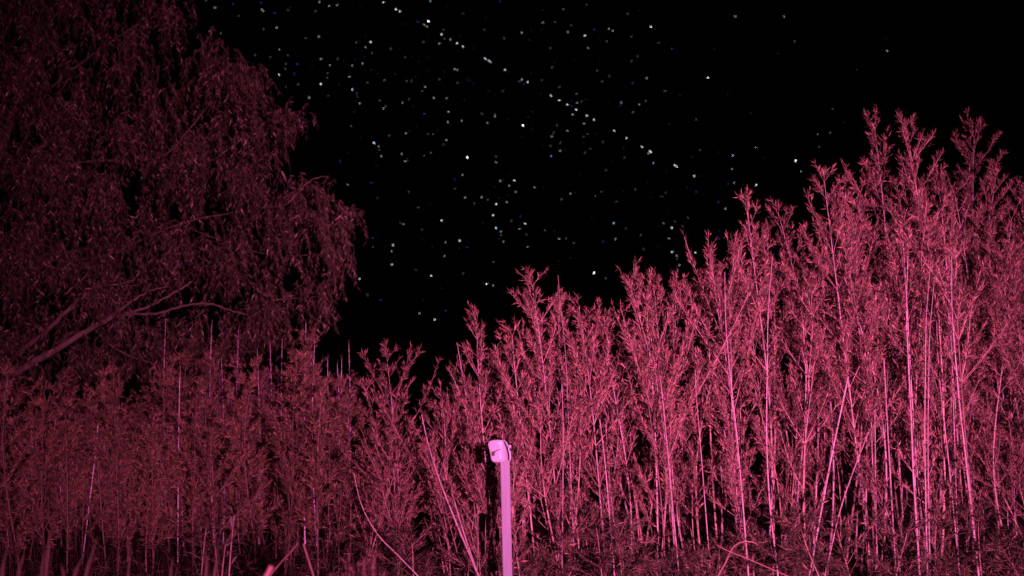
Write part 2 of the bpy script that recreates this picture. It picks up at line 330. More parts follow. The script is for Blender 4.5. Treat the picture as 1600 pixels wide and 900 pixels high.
def place(kind, name, base, tip, spin, label, group=None, cat='bamboo'):
    """stand a bamboo (an Empty with culm, branches and foliage) on the ground, its tip at the given point"""
    H, mc, mb, ml = kind
    v = Vector(tip) - Vector(base); s = v.length / H
    o = bpy.data.objects.new(name, None); col.objects.link(o); o.empty_display_size = .1
    q = Vector((0, 0, 1)).rotation_difference(v.normalized()) @ Euler((0, 0, spin)).to_quaternion()
    o.location = base; o.rotation_euler = q.to_euler(); o.scale = (s, s, s)
    tag(o, label, cat, group)
    link('culm', mc, o); link('branches', mb, o, 'stuff'); link('foliage', ml, o, 'stuff')
    return o

# bamboos whose tops stand against the sky: tip px, tip py, base px, depth, label
TOPS = [
 (605, 549, 622, 9.6, 'small bamboo alone against the dark gap between dim left thicket and bright right thicket'),
 (572, 598, 585, 9.9, 'low bamboo at the right end of the dim thicket, beside the dark gap'),
 (690, 612, 716, 9.0, 'low spreading bamboo at the left end of the bright thicket, beside the dark gap'),
 (722, 575, 742, 9.3, 'bamboo under the bare spike at the left end of the bright thicket'),
 (745, 489, 776, 9.0, 'slim cone-topped bamboo above the white post, first tall plume right of the dark gap'),
 (800, 512, 838, 9.2, 'bamboo with a left-reaching branch in the notch right of the slim cone-topped plume'),
 (832, 434, 880, 9.0, 'bamboo whose crooked plume leans left, next to a thin bare spike on the skyline'),
 (872, 480, 888, 9.5, 'bamboo behind the thin bare spike on the skyline, right of the crooked plume'),
 (905, 470, 948, 9.1, 'bamboo with small forked tip between the crooked plume and the broad rounded crown'),
 (945, 500, 985, 9.3, 'lower bamboo in the dip left of the broad rounded crown'),
 (986, 438, 1030, 9.0, 'bamboo forming the left half of the broad rounded crown mid thicket'),
 (1022, 436, 1056, 9.2, 'bamboo forming the middle tip of the broad rounded crown mid thicket'),
 (1055, 446, 1075, 9.4, 'bamboo forming the right shoulder of the broad rounded crown mid thicket'),
 (1108, 402, 1158, 9.0, 'bamboo spreading left at the foot of the twin slim plumes'),
 (1140, 385, 1172, 9.3, 'bamboo with pale upright stem directly under the left twin plume'),
 (1168, 311, 1196, 9.1, 'left of the twin slim bamboo plumes, with a ragged forked tip'),
 (1216, 320, 1240, 9.2, 'right of the twin slim bamboo plumes, with a rounder tip'),
 (1252, 398, 1270, 9.5, 'lower bamboo in the dip right of the twin slim plumes'),
 (1288, 271, 1362, 9.0, 'wide fan-shaped bamboo leaning left, rising steeply right of the dip'),
 (1345, 288, 1372, 9.3, 'bamboo with separate upright sprigs between the wide fan and the tallest plumes'),
 (1368, 200, 1418, 9.6, 'second tallest plume, bent left with a curled side tuft'),
 (1414, 186, 1446, 9.2, 'tallest bamboo of all, a narrow plume with a crooked tip bent left'),
 (1466, 272, 1482, 9.4, 'shorter bamboo filling the valley between the tallest plume and the plume near the right edge'),
 (1522, 204, 1540, 10.4, 'hazy tall plume with a lone tuft on top, near the right edge'),
 (1556, 262, 1562, 9.9, 'bamboo with an outward hooked side branch, right of the hazy tall plume'),
 (1492, 292, 1506, 9.6, 'bamboo just left of the hazy tall plume, reaching half its height'),
 (1580, 330, 1578, 9.2, 'rounded bushy bamboo before the plume cut by the right edge'),
 (1320, 300, 1345, 9.5, 'upright bamboo tucked behind the wide fan-shaped one'),
 (1440, 300, 1462, 9.1, 'bushy bamboo on the right flank of the tallest plume'),
 (1614, 300, 1622, 9.6, 'bamboo just outside the thicket edge, partly past the right border of the picture'),
 (1597, 308, 1600, 9.4, 'bamboo cut by the right edge of the picture'),
]
for i, (px, py, bx, Y, lab) in enumerate(TOPS):
    py += 13
    tip = at(px, py, Y); base = Vector((ground_x(bx, Y), Y, 0)); H = (tip - base).length
    narrow = py < 330
    k = make_kind('tall_bamboo', 100 + i, H, t0=.2, Lb={18: 1.7, 10: 1.3, 11: 1.25, 13: 1.35, 23: 1.4, 20: 1.2, 4: .72, 3: .8, 2: .8}.get(i, 1.0) * (.58 if narrow else .74) * (.7 + .1 * H), r0=.0050 + .0011 * H, dens=1.0, crook=.07, asc=(18, 48))
    place(k, 'bamboo', base, tip, random.uniform(0, 6.28), lab, 'bamboos topping the bright thicket')

RIGHT_TOP = [(560, 650), (605, 590), (640, 690), (670, 690), (705, 625), (745, 525), (790, 550), (840, 470), (900, 495), (950, 515), (990, 460), (1050, 465), (1085, 520), (1100, 440), (1165, 350), (1215, 350), (1255, 425), (1290, 330), (1335, 350), (1375, 290), (1420, 270), (1465, 350), (1520, 290), (1570, 330), (1600, 340), (1750, 340)]
def prof(tab, x): return float(np.interp(x, [a for a, _ in tab], [b for _, b in tab]))
KR = {}
for h in (1.3, 1.7, 2.1, 2.5, 3.0, 3.5):
    KR[h] = [make_kind('thicket_bamboo', int(h * 100) + s, h, M_CULM_DULL if s < 4 else M_CULM, t0=(.12 if h < 1.8 else (.18, .32)[s % 2]), Lb=.46 + .06 * h, r0=.006 + .0012 * h, dens=.8, sparse=.42, asc=(16, 52), crook=.07) for s in range(6)]
def pick(K, H):
    h = min(K, key=lambda a: abs(a - H)); return random.choice(K[h])
ORD = ('first', 'second', 'third', 'fourth', 'fifth', 'sixth', 'seventh', 'eighth', 'ninth', 'tenth', 'eleventh', 'twelfth', 'thirteenth', 'fourteenth', 'fifteenth', 'sixteenth', 'seventeenth', 'eighteenth', 'nineteenth')
def label_all(items, marks, what, group, verb=None):
    """single each plant out by the landmark it stands next to; items: (object, px, Y, height)"""
    cells = {}
    for it in items:
        m = min(marks, key=lambda q: abs(q[0] - it[1]))
        where = verb or ('behind' if it[2] > m[1] else 'in front of')
        cells.setdefault((m[2], where, 'left' if it[1] < m[0] else 'right'), []).append(it)
    for (nm, where, side), L in cells.items():
        L.sort(key=lambda q: -q[3]); n = len(L)
        for k, it in enumerate(L):
            size = '' if n == 1 else ('taller ', 'shorter ')[k] if n == 2 else ('tallest ', 'middle-sized ', 'shortest ')[k] if n == 3 else ('tallest ', 'second tallest ', 'third tallest ', 'fourth tallest ', 'fifth tallest ', 'sixth tallest ', 'seventh tallest ')[min(k, 6)]
            it[0]['label'] = size + what + ' ' + where + ' ' + nm + ', ' + side + ' side'; it[0]['group'] = group
SHORT = ['the lone gap bamboo', 'the low bamboo ending the dim thicket', 'the low spreading gap bamboo', 'the bare left spike', 'the slim cone-topped plume', 'the notch bamboo', 'the crooked left-leaning plume', 'the bare skyline spike',
         'the small forked tip', 'the dip before the rounded crown', 'the left half of the rounded crown', 'the middle of the rounded crown', 'the right shoulder of the rounded crown', 'the left-spreading bamboo', 'the pale stem below the twin plumes',
         'the left twin plume', 'the right twin plume', 'the dip after the twin plumes', 'the wide leaning fan', 'the sprigs beside the wide fan', 'the second tallest plume', 'the tallest plume', 'the valley beside the tallest plume',
         'the hazy tall plume', 'the hooked side branch', 'the bamboo left of the hazy plume', 'the rounded bush near the right edge', 'the bamboo behind the wide fan', 'the right flank of the tallest plume', 'the right border bamboo', 'the plume cut by the right edge']
def zone_label(px):
    if px < 800: return ('leafy bamboo of the bright thicket left of and behind the white post', 'thicket bamboos beside the white post')
    if px < 1100: return ('leafy bamboo of the bright thicket between the white post and the twin slim plumes', 'thicket bamboos right of the white post')
    if px < 1290: return ('leafy bamboo of the bright thicket below the twin slim plumes', 'thicket bamboos below the twin plumes')
    return ('leafy bamboo with exposed culms below the tallest plumes at the right', 'thicket bamboos below the tallest plumes')
N_FILL = 122
for i in range(N_FILL):
    px = 575 + (i + random.random()) / N_FILL * 1085
    if i % 9 == 8: px = 1260 + random.random() * 380
    back = random.random()
    Y = 8.5 + 2.3 * back
    drop = random.choice((random.uniform(15, 90), random.uniform(60, 240), random.uniform(180, 400), random.uniform(200, 460)))
    if Y > 9.6: drop *= .5
    py = min(prof(RIGHT_TOP, px) + drop, 770)
    tip = at(px, py, Y); bx = ground_x(px + random.gauss(16, 36), Y)
    base = Vector((bx, Y, 0)); lab, grp = zone_label(px)
    if i == 0: FILL = []
    if i % 18 == 4:
        k_ = i // 18; Y = 8.32 + .03 * (k_ % 3); px = 738 + 12 * k_; tip = at(px, (700, 735, 690, 760, 720, 745)[k_ % 6], Y); base = Vector((ground_x(px + 4, Y), Y, 0))
    o_ = place(pick(KR, (tip - base).length), 'bamboo', base, tip, random.uniform(0, 6.28), lab, grp)
    FILL.append((o_, px, Y, tip.z))
assert len(SHORT) == len(TOPS)
label_all(FILL, [(t[0], t[3], n_) for t, n_ in zip(TOPS, SHORT)], 'leafy bamboo', 'leafy bamboos filling the bright thicket')

# low leafy young bamboos that hide the feet of the culms
KY = {}
for h in (.35, .5, .7):
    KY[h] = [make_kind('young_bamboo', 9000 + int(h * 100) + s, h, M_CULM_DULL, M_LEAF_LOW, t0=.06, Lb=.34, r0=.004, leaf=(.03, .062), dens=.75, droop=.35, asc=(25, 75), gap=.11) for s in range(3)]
NYB = 42
for i in range(NYB):
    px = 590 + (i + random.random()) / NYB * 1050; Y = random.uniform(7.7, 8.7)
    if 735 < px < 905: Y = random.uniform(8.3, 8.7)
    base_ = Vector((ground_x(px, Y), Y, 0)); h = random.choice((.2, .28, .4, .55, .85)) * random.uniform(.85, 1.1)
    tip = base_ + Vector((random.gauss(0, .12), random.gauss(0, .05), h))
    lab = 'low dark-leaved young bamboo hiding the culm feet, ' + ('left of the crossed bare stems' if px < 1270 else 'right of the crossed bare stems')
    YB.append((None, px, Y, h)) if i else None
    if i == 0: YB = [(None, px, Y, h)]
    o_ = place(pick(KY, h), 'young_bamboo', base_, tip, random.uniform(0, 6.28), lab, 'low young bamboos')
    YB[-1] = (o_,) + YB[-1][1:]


# ---------------------------------------------------------------- dim thicket on the left
LEFT_TOP = [(-60, 600), (40, 605), (90, 622), (160, 610), (200, 590), (250, 580), (330, 572), (400, 580), (480, 560), (530, 595), (570, 625), (610, 670)]
KL = {}
for h in (1.0, 1.35, 1.7, 2.0):
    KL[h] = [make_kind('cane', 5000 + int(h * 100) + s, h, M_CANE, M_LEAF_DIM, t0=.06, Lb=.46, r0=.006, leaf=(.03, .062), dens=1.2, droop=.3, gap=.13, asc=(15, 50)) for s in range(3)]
KS = {}
for h, sp_ in ((1.9, .3), (2.1, .45), (2.35, .6)):
    KS[h] = [make_kind('shoot_cane', 7000 + int(h * 100) + s, h, M_SHOOT, M_LEAF_SHOOT, t0=.12, Lb=.38, r0=.0066, leaf=(.03, .056), dens=1.2, droop=.15, spike=sp_, gap=.11, crook=.035) for s in range(2)]
SPIKES = [(8, 636, 12, 11), (57, 622, 62, 11.2), (92, 650, 95, 11), (117, 641, 118, 11.1), (180, 637, 181, 11.1), (259, 498, 262, 11.4), (282, 572, 286, 11), (331, 506, 334, 11.3), (346, 560, 348, 11.2),
          (373, 514, 372, 11.6), (402, 545, 404, 11.2), (422, 538, 424, 11.5), (441, 530, 446, 11.1), (478, 505, 476, 11.2), (492, 522, 495, 11), (512, 560, 515, 11.3), (527, 569, 530, 11.5), (534, 561, 536, 11.5), (545, 538, 548, 11.4)]
SP_LAB = {259: 'tallest bare-tipped cane at the left end of the spiky row, in front of the willow', 331: 'tall bare-tipped cane standing alone between two leafy tufts, in front of the willow branch',
          478: 'tallest of the bare-tipped canes at the willow crown edge', 545: 'last bare-tipped cane of the dim thicket, against the black sky',
          492: 'bare-tipped cane just right of the tallest one at the willow crown edge',
          8: 'bare-tipped cane cut close by the left edge of the picture'}
for px, py, bx, Y in SPIKES:
    tip = at(px, py, Y); base = Vector((ground_x(bx, Y), Y, 0))
    nth = ORD[SPIKES.index((px, py, bx, Y))]
    lab = SP_LAB.get(px, nth + ' bare-tipped cane from the left edge, in the row topping the dim thicket')
    place(pick(KS, (tip - base).length), 'cane', base, tip, random.uniform(0, 6.28), lab, 'bare-tipped canes of the dim thicket', 'cane')
NL = 96
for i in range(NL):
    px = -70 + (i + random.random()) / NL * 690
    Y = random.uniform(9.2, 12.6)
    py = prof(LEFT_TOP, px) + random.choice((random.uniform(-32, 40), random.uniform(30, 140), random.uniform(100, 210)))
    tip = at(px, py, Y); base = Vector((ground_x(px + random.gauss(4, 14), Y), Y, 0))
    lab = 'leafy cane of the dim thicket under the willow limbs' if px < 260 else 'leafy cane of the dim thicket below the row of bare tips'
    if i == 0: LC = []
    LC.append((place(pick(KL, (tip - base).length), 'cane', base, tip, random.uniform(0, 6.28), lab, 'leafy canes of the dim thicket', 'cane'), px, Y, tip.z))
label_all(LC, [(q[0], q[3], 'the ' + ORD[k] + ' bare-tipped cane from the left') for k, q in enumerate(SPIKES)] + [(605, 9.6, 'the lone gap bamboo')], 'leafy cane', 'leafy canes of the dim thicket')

# ---------------------------------------------------------------- bare stems and spikes
def bare_stem(pts, r0, r1, label, nodes=.17, m=M_BARE, name='bare_stem', to_ground=True, group='bare stems in the thicket'):
    P = [np.array(at(*p)) for p in pts]           # listed from the top down
    if to_ground:
        d = P[-1] - P[-2]
        if P[-1][2] > 0 and d[2] < -1e-3: P.append(P[-1] + d * (-P[-1][2] / d[2]))
    P = spline(P[::-1], 8); P[0][2] = max(P[0][2], 0)
    L = np.concatenate([[0], np.cumsum(np.linalg.norm(np.diff(P, axis=0), axis=1))]); tot = L[-1]
    s = []; rr = []; mm = []
    cuts = np.arange(nodes * .6, tot - .03, nodes)
    base_s = sorted(set(list(np.linspace(0, tot, max(10, int(tot / .08))))))
    ev = [(q, 0) for q in base_s if not len(cuts) or np.min(np.abs(cuts - q)) > .012] + [(c, 1) for c in cuts]
    for q, k in sorted(ev):
        r = r0 + (r1 - r0) * q / tot
        if k: s += [q - .004, q, q + .004]; rr += [r, r * 1.25, r]; mm += [1, 1, 0]
        else: s.append(q); rr.append(r); mm.append(0)
    Q = np.stack([np.interp(s, L, P[:, k]) for k in range(3)], 1)
    org = Q[0].copy(); gg = Geo(); gg.tube(Q - org, rr, 8, mm)
    # stubs at some nodes
    for c in cuts[::2]:
        p = np.array([np.interp(c, L, P[:, k]) for k in range(3)]) - org
        a = rng.uniform(0, 6.28); gg.sticks([p], [p + [.025 * math.cos(a), .025 * math.sin(a), .03]], .0022, .001)
    o = link(name, gg.mesh(name, [m, M_NODE])); o.location = org
    return tag(o, label, 'stem', group)
BS = [
 ([(659, 648, 7.9), (668, 690, 7.9), (685, 745, 7.9), (708, 805, 7.9), (748, 900, 7.9)], .010, .003, 'long bare stem leaning left in front of the bright thicket, left of the white post'),
 ([(706, 770, 7.95), (727, 840, 7.95), (752, 912, 7.95)], .008, .005, 'shorter bare stem close beside the long leaning one, left of the white post'),
 ([(553, 740, 7.6), (565, 790, 7.6), (590, 835, 7.6), (622, 868, 7.6), (655, 902, 7.6)], .006, .0025, 'thin curved bare stem bending down right below the dark gap'),
 ([(937, 655, 8.1), (945, 720, 8.1), (956, 850, 8.1)], .008, .005, 'straight snapped pale stem with no leaves, first one right of the white post'),
 ([(872, 430, 8.9), (875, 470, 8.9), (884, 560, 8.9), (890, 700, 8.9)], .007, .0025, 'thin bare spike poking above the skyline right of the crooked plume'),
 ([(714, 535, 9.0), (720, 570, 9.0), (728, 620, 9.0), (735, 720, 9.0)], .007, .0025, 'thin bare spike at the left shoulder of the bright thicket'),
 ([(1031, 586, 8.4), (1037, 640, 8.4), (1050, 780, 8.4)], .009, .006, 'short pale snapped stem under the broad rounded crown'),
 ([(1086, 578, 8.4), (1088, 620, 8.4), (1094, 690, 8.4), (1105, 830, 8.4)], .008, .004, 'snapped stem with a tiny bent twig at its tip, right of the broad rounded crown'),
 ([(1141, 585, 8.2), (1152, 690, 8.2), (1160, 780, 8.2), (1168, 880, 8.2)], .011, .009, 'long pale stem leaning left, left one of two below the twin plumes'),
 ([(1199, 560, 8.2), (1198, 690, 8.2), (1203, 790, 8.2), (1211, 860, 8.2)], .011, .008, 'pale stem forking into thin branches, right one of two below the twin plumes'),
 ([(1325, 590, 8.1), (1300, 710, 8.1), (1283, 800, 8.1), (1272, 860, 8.1)], .010, .008, 'bare stem leaning right, long left member of the crossed pair'),
 ([(1357, 675, 8.0), (1330, 745, 8.0), (1312, 800, 8.0), (1298, 860, 8.0)], .009, .006, 'bare stem leaning right, short right member of the crossed pair'),
 ([(1419, 560, 8.2), (1424, 660, 8.2), (1427, 740, 8.2), (1434, 850, 8.2)], .013, .011, 'thickest bright pale bamboo stem with dark nodes, below the tallest plume'),
 ([(1446, 570, 8.3), (1445, 700, 8.3), (1449, 900, 8.3)], .010, .009, 'left of a close pair of banded stems right of the thickest stem'),
 ([(1451, 600, 8.35), (1450, 700, 8.35), (1453, 900, 8.35)], .009, .008, 'right of a close pair of banded stems right of the thickest stem'),
 ([(1493, 560, 8.2), (1500, 640, 8.2), (1506, 690, 8.2), (1516, 780, 8.2)], .013, .010, 'bright thick stem leaning left, second from the thickest banded stem'),
 ([(1486, 415, 8.6), (1485, 480, 8.6), (1490, 640, 8.6)], .007, .005, 'upright snapped stick in the gap below the valley of the skyline'),
 ([(1476, 440, 8.7), (1482, 490, 8.7), (1490, 600, 8.7)], .008, .006, 'slightly leaning snapped stick left of the upright one in the skyline gap'),
 ([(1367, 640, 8.6), (1368, 740, 8.6), (1370, 880, 8.6)], .009, .008, 'vertical banded stem right of the crossed pair'),
 ([(1381, 560, 8.4), (1388, 690, 8.4), (1399, 880, 8.4)], .009, .007, 'stem leaning left between the crossed pair and the thickest stem'),
 ([(878, 600, 8.4), (880, 690, 8.4), (878, 900, 8.4)], .007, .005, 'thin vertical stem second right of the white post'),
 ([(1473, 640, 8.5), (1482, 720, 8.5), (1490, 800, 8.5)], .010, .008, 'banded stem leaning left between the close pair and the bright thick stem'),
]
for pts, r0, r1, lab in BS:
    r0, r1 = (r0 * .66, r1 * .62) if pts[0][0] > 800 else (r0 * .9, r1)
    if 'snapped' not in lab and 'spike' not in lab and 'crossed' not in lab and pts[0][0] > 900 and len(pts) > 2:
        (a, b, c), (a2, b2, _) = pts[0], pts[1]; k = (a - a2) / max(1, b2 - b)
        pts = [(a + k * 150 + 7, b - 160, c + .25), (a + k * 75 + 1, b - 78, c + .1)] + pts; r1 *= .45
    bare_stem(pts, r0, r1, lab)
label_all(YB, [(pts[-1][0], 8.2, nm_) for (pts, _a, _b, _l), nm_ in zip(BS, ('the long left-leaning stem', 'the short leaning stem', 'the thin curved stem', 'the first snapped stem', 'the bare skyline spike', 'the bare left spike',
    'the short snapped stem', 'the stem with a bent twig', 'the left long pale stem', 'the forking pale stem', 'the long crossed stem', 'the short crossed stem', 'the thickest pale stem', 'the left of the close pair', 'the right of the close pair',
    'the bright thick leaning stem', 'the upright snapped stick', 'the leaning snapped stick', 'the vertical banded stem', 'the stem left of the thickest one', 'the second thin vertical stem', 'the leaning banded stem'))], 'low young bamboo', 'low young bamboos at the foot of the thicket', 'at the foot of')
# left long thin shoots
bare_stem([(281, 590, 10.0), (279, 690, 10.0), (278, 830, 10.0)], .006, .004, 'long thin straight shoot standing before the dim thicket', m=M_SHOOT, group='bare stems in the dim thicket')
bare_stem([(153, 665, 9.9), (149, 710, 9.9), (143, 760, 9.9), (132, 850, 9.9)], .006, .004, 'short thin shoot leaning right at the far left of the dim thicket', m=M_SHOOT, group='bare stems in the dim thicket')

# bent dry grass at lower right
def stalk(pts, r0, r1, label, name='dry_stalk', m=M_DRY):
    P = [np.array(at(*p)) for p in pts]
    e = P[-1].copy(); d = P[-1] - P[-2]; d = d / np.linalg.norm(d)
    if P[-1][2] > 0:
        f_ = np.array([e[0] + d[0] * .25, e[1], 0.0]); P += [e + (f_ - e) * t for t in (.06, .16, .32, .55, .78, 1)]
    Q = spline(P[::-1], 8); org = Q[0].copy(); gg = Geo(); gg.tube(Q - org, np.linspace(r0, r1, len(Q)), 6)
    o = link(name, gg.mesh(name, m)); o.location = org
    return tag(o, label, 'grass stalk')
stalk([(1184, 851, 6.4), (1176, 847, 6.4), (1164, 846.5, 6.4), (1152, 850, 6.4), (1142, 861, 6.4), (1133, 880, 6.4), (1121, 902, 6.4)], .0034, .0028, 'dry grass stalk bent over in a hook at the foot of the bright thicket')
stalk([(1121, 852, 6.2), (1136, 860, 6.2), (1175, 876, 6.2), (1228, 899, 6.2), (1250, 909, 6.2)], .0034, .0018, 'straight dry grass stalk lying diagonally across the hooked one')
stalk([(466, 848, 4.6), (455, 862, 4.6), (438, 880, 4.6), (421, 902, 4.6)], .0028, .0015, 'thin dry stalk leaning right, left side of the inverted V low on the left')
stalk([(474, 850, 4.6), (481, 872, 4.6), (491, 905, 4.6)], .0045, .0025, 'dry stalk leaning left, right side of the inverted V low on the left')
o = stalk([(424, 884, 3.4), (420, 893, 3.4), (414, 905, 3.4)], .008, .0085, 'pale blunt cut stalk end at the bottom edge, blurred', m=M_DRY)

# ---------------------------------------------------------------- the white post and its head
PY = 7.7
b0 = at(793.5, 912, PY); top = at(789, 719, PY)
dv = (top - b0).normalized(); base = b0 - dv * (b0.z / dv.z); base.z = 0
post = bpy.data.objects.new('marker_post', None); col.objects.link(post); post.location = base
tag(post, 'white painted post with a rounded white plastic head, standing before the bright thicket', 'post')
hgt = (top - base).length
g = Geo(); wv, dp, ch = .0330, .024, .004
sec = [(-wv + ch, -dp), (wv - ch, -dp), (wv, -dp + ch), (wv, dp - ch), (wv - ch, dp), (-wv + ch, dp), (-wv, dp - ch), (-wv, -dp + ch)]
nz_ = 14; V = []
for k in range(nz_):
    t = k / (nz_ - 1); jit = .0006 * math.sin(k * 2.3)
    V += [(x + jit, y, t * hgt) for x, y in sec]
F = [[k * 8 + j, k * 8 + (j + 1) % 8, (k + 1) * 8 + (j + 1) % 8, (k + 1) * 8 + j] for k in range(nz_ - 1) for j in range(8)]
g.add(V, F); g.add(V[-8:], [list(range(8))])
shaft = link('shaft', g.mesh('shaft', M_POST), post)
ax = Vector((0, 0, 1)).rotation_difference((top - base).normalized())
post.rotation_euler = ax.to_euler()
# head, in metres around the top of the shaft; traced outline: u right, v up
def px2h(u, v):   # zoom pixel -> metres on the head's plane
    p = at(740 + u / 15, 675 + v / 15, PY - .03); return p.x, p.z
hc = at(740 + 600 / 15, 675 + 445 / 15, PY - .03)
out = [(690, 186), (560, 180), (450, 188), (385, 206), (347, 245), (336, 295), (352, 360), (375, 440), (392, 520), (402, 590), (412, 645), (440, 688), (490, 708), (560, 710), (640, 702), (740, 694), (800, 690),
       (812, 620), (804, 540), (788, 455), (764, 370), (732, 290), (704, 225)]
OL = np.array([px2h(*q) for q in out]) - np.array([hc.x, hc.z])
def slab(OL, y_of, thick, bev):
    """solid with the given outline: rounded front rim, front bulge y_of(x), thickness"""
    n = len(OL); c = OL.mean(0); gg = Geo(); rings = []
    def ring(sc_off, dy):
        d = OL - c; l = np.linalg.norm(d, axis=1, keepdims=True); q = c + d * np.maximum(l - sc_off, 0) / l
        return np.stack([q[:, 0], y_of(q[:, 0]) + dy, q[:, 1]], 1)
    rings = [ring(0, thick), ring(0, bev), ring(bev * .3, bev * .3), ring(bev, 0), ring(bev + .02, 0), ring(bev + .04, 0)]
    V = np.vstack(rings); m = len(rings)
    F = [[k * n + j, k * n + (j + 1) % n, (k + 1) * n + (j + 1) % n, (k + 1) * n + j] for k in range(m - 1) for j in range(n)]
    cf = np.array([[c[0], y_of(np.array([c[0]]))[0], c[1]]]); cb = np.array([[c[0], y_of(np.array([c[0]]))[0] + thick, c[1]]])
    V = np.vstack([V, cf, cb]); ic, ib = m * n, m * n + 1
    gg.v.append(V); gg.n = len(V)
    def addf(f, s_): f = np.array(f); gg.f.append(f); gg.m.append(np.zeros(len(f), int)); gg.sm.append(np.full(len(f), s_))
    addf(F, True); addf([[(m - 1) * n + j, (m - 1) * n + (j + 1) % n, ic] for j in range(n)], True); addf([[(j + 1) % n, j, ib] for j in range(n)], False)
    return gg
# front face flat at the left, curling back on the right like a bent sheet
yf = lambda x: np.where(x > .012, ((x - .012) / .045) ** 2 * .030, -((x - .012) * .10)) - .0
housing = link('housing', slab(OL, yf, .034, .006).mesh('housing', M_HEAD), post)
# square hole cut through the face
def box_geo(x0, x1, y0, y1, z0, z1):
    gg = Geo(); V = [(x, y, z) for x in (x0, x1) for y in (y0, y1) for z in (z0, z1)]
    gg.add(V, [[0, 1, 3, 2], [4, 6, 7, 5], [0, 4, 5, 1], [2, 3, 7, 6], [0, 2, 6, 4], [1, 5, 7, 3]]); return gg
def hh(u, v): a, b = px2h(u, v); return a - hc.x, b - hc.z
(x0, z1), (x1, z0) = hh(418, 455), hh(490, 552)
HEAD_LOC = Vector((hc.x, PY - .056, hc.z))
def head_place(o):
    o.matrix_parent_inverse = Matrix.Identity(4)
    inv = (Matrix.Translation(base) @ ax.to_matrix().to_4x4()).inverted()
    M = inv @ Matrix.Translation(HEAD_LOC); o.matrix_local = M
cut = link('cutter', box_geo(x0, x1, -.02, .022, z0, z1).mesh('cutter', M_DARK))
cut2g = Geo(); a0, a1 = hh(470, 455), hh(640, 392)
yA, yB = float(yf(np.array(a0[0]))), float(yf(np.array(a1[0])))
cut2g.add([(a0[0], -.02, a0[1] + .002), (a0[0], -.02, a0[1] - .0075), (a1[0], -.02, a1[1] - .0016), (a1[0], -.02, a1[1] + .0014),
           (a0[0], yA + .016, a0[1] + .002), (a0[0], yA + .016, a0[1] - .0075), (a1[0], yB + .002, a1[1] - .0016), (a1[0], yB + .002, a1[1] + .0014)],
          [[0, 3, 2, 1], [4, 5, 6, 7], [0, 1, 5, 4], [1, 2, 6, 5], [2, 3, 7, 6], [3, 0, 4, 7]])
cut2 = link('cutter', cut2g.mesh('cutter', M_DARK))
try:
    housing.matrix_world = Matrix.Identity(4); housing.parent = None
    for c_ in (cut, cut2):
        md = housing.modifiers.new('cut', 'BOOLEAN'); md.operation = 'DIFFERENCE'; md.object = c_; md.solver = 'EXACT'
    dg = bpy.context.evaluated_depsgraph_get(); nm = bpy.data.meshes.new_from_object(housing.evaluated_get(dg))
    housing.modifiers.clear()
    if len(nm.polygons) > 20: housing.data = nm
except Exception as ex: print('boolean failed', ex)
housing.parent = post
for c_ in (cut, cut2): bpy.data.objects.remove(c_)
g = Geo(); g.add([(a0[0], yA - .0022, a0[1] + .0018), (a0[0], yA - .0022, a0[1] - .0072), (a1[0], yB - .0022, a1[1] - .0015), (a1[0], yB - .0022, a1[1] + .0013),
       (a0[0], yA + .0155, a0[1] + .0018), (a0[0], yA + .0155, a0[1] - .0072), (a1[0], yB + .0018, a1[1] - .0015), (a1[0], yB + .0018, a1[1] + .0013)],
      [[0, 3, 2, 1], [4, 5, 6, 7], [0, 1, 5, 4], [1, 2, 6, 5], [2, 3, 7, 6], [3, 0, 4, 7]])
groove_shade = link('groove_shade', g.mesh('groove_shade', M_DARK), post); head_place(groove_shade)  # raised dark strip, the groove's shade put in as colour
slot_shade = link('slot_shade', box_geo(x0 + .0004, x1 - .0004, .007, .0215, z0 + .0004, z1 - .0004).mesh('slot_shade', M_DARK), post); head_place(slot_shade)  # dark box in the pocket, paints the shade inside the slot
head_place(housing)
# back plate whose light edge shows behind the dark gap, and the small clip on it
bo = [(700, 184), (738, 205), (782, 260), (822, 335), (852, 415), (872, 490), (882, 570), (880, 640), (866, 692), (760, 694), (640, 690), (600, 500), (620, 260)]
BO = np.array([hh(*q) for q in bo])
yb = lambda x: np.where(x > .012, ((x - .012) / .045) ** 2 * .030, 0.0)
bpl = link('back_plate', slab(BO, lambda x: yf(x) * 0 + .060 + np.where(x > .02, (x - .02) * .25, 0), .006, .0015).mesh('back_plate', M_HEAD), post); head_place(bpl)
gk = slab(np.array([hh(*q) for q in [(690, 192), (724, 215), (764, 285), (798, 375), (822, 460), (839, 545), (843, 620), (832, 685), (700, 685), (650, 500), (660, 260)]]), lambda x: 0 * x + .0345 + np.where(x > .012, ((x - .012) / .045) ** 2 * .012, 0.), .022, .001)
gs = link('gap_shade', gk.mesh('gap_shade', M_DARK), post); head_place(gs)  # dark slab in the gap before the back plate, shade painted by colour
gcl = Geo(); a, b = hh(806, 312), hh(880, 388)
xx0, xx1, zz0, zz1 = a[0], b[0], b[1], a[1]
cl = slab(np.array([(xx0, zz1 - .002), (xx0 + .002, zz1), (xx1 - .002, zz1 - .001), (xx1, zz1 - .004), (xx1, zz0 + .003), (xx1 - .003, zz0), (xx0 + .002, zz0), (xx0, zz0 + .003)]), lambda x: 0 * x + .052, .016, .0015)
clp = link('clip', cl.mesh('clip', M_HEAD), post); head_place(clp)
a, b = hh(850, 388), hh(905, 430)
ck = slab(np.array([(a[0], a[1]), (b[0], a[1] - .001), (b[0] - .001, b[1]), (a[0], b[1])]), lambda x: 0 * x + .055, .012, .001)
ckp = link('clip_dark', ck.mesh('clip_dark', M_DARK), post); head_place(ckp)  # dark block below the clip

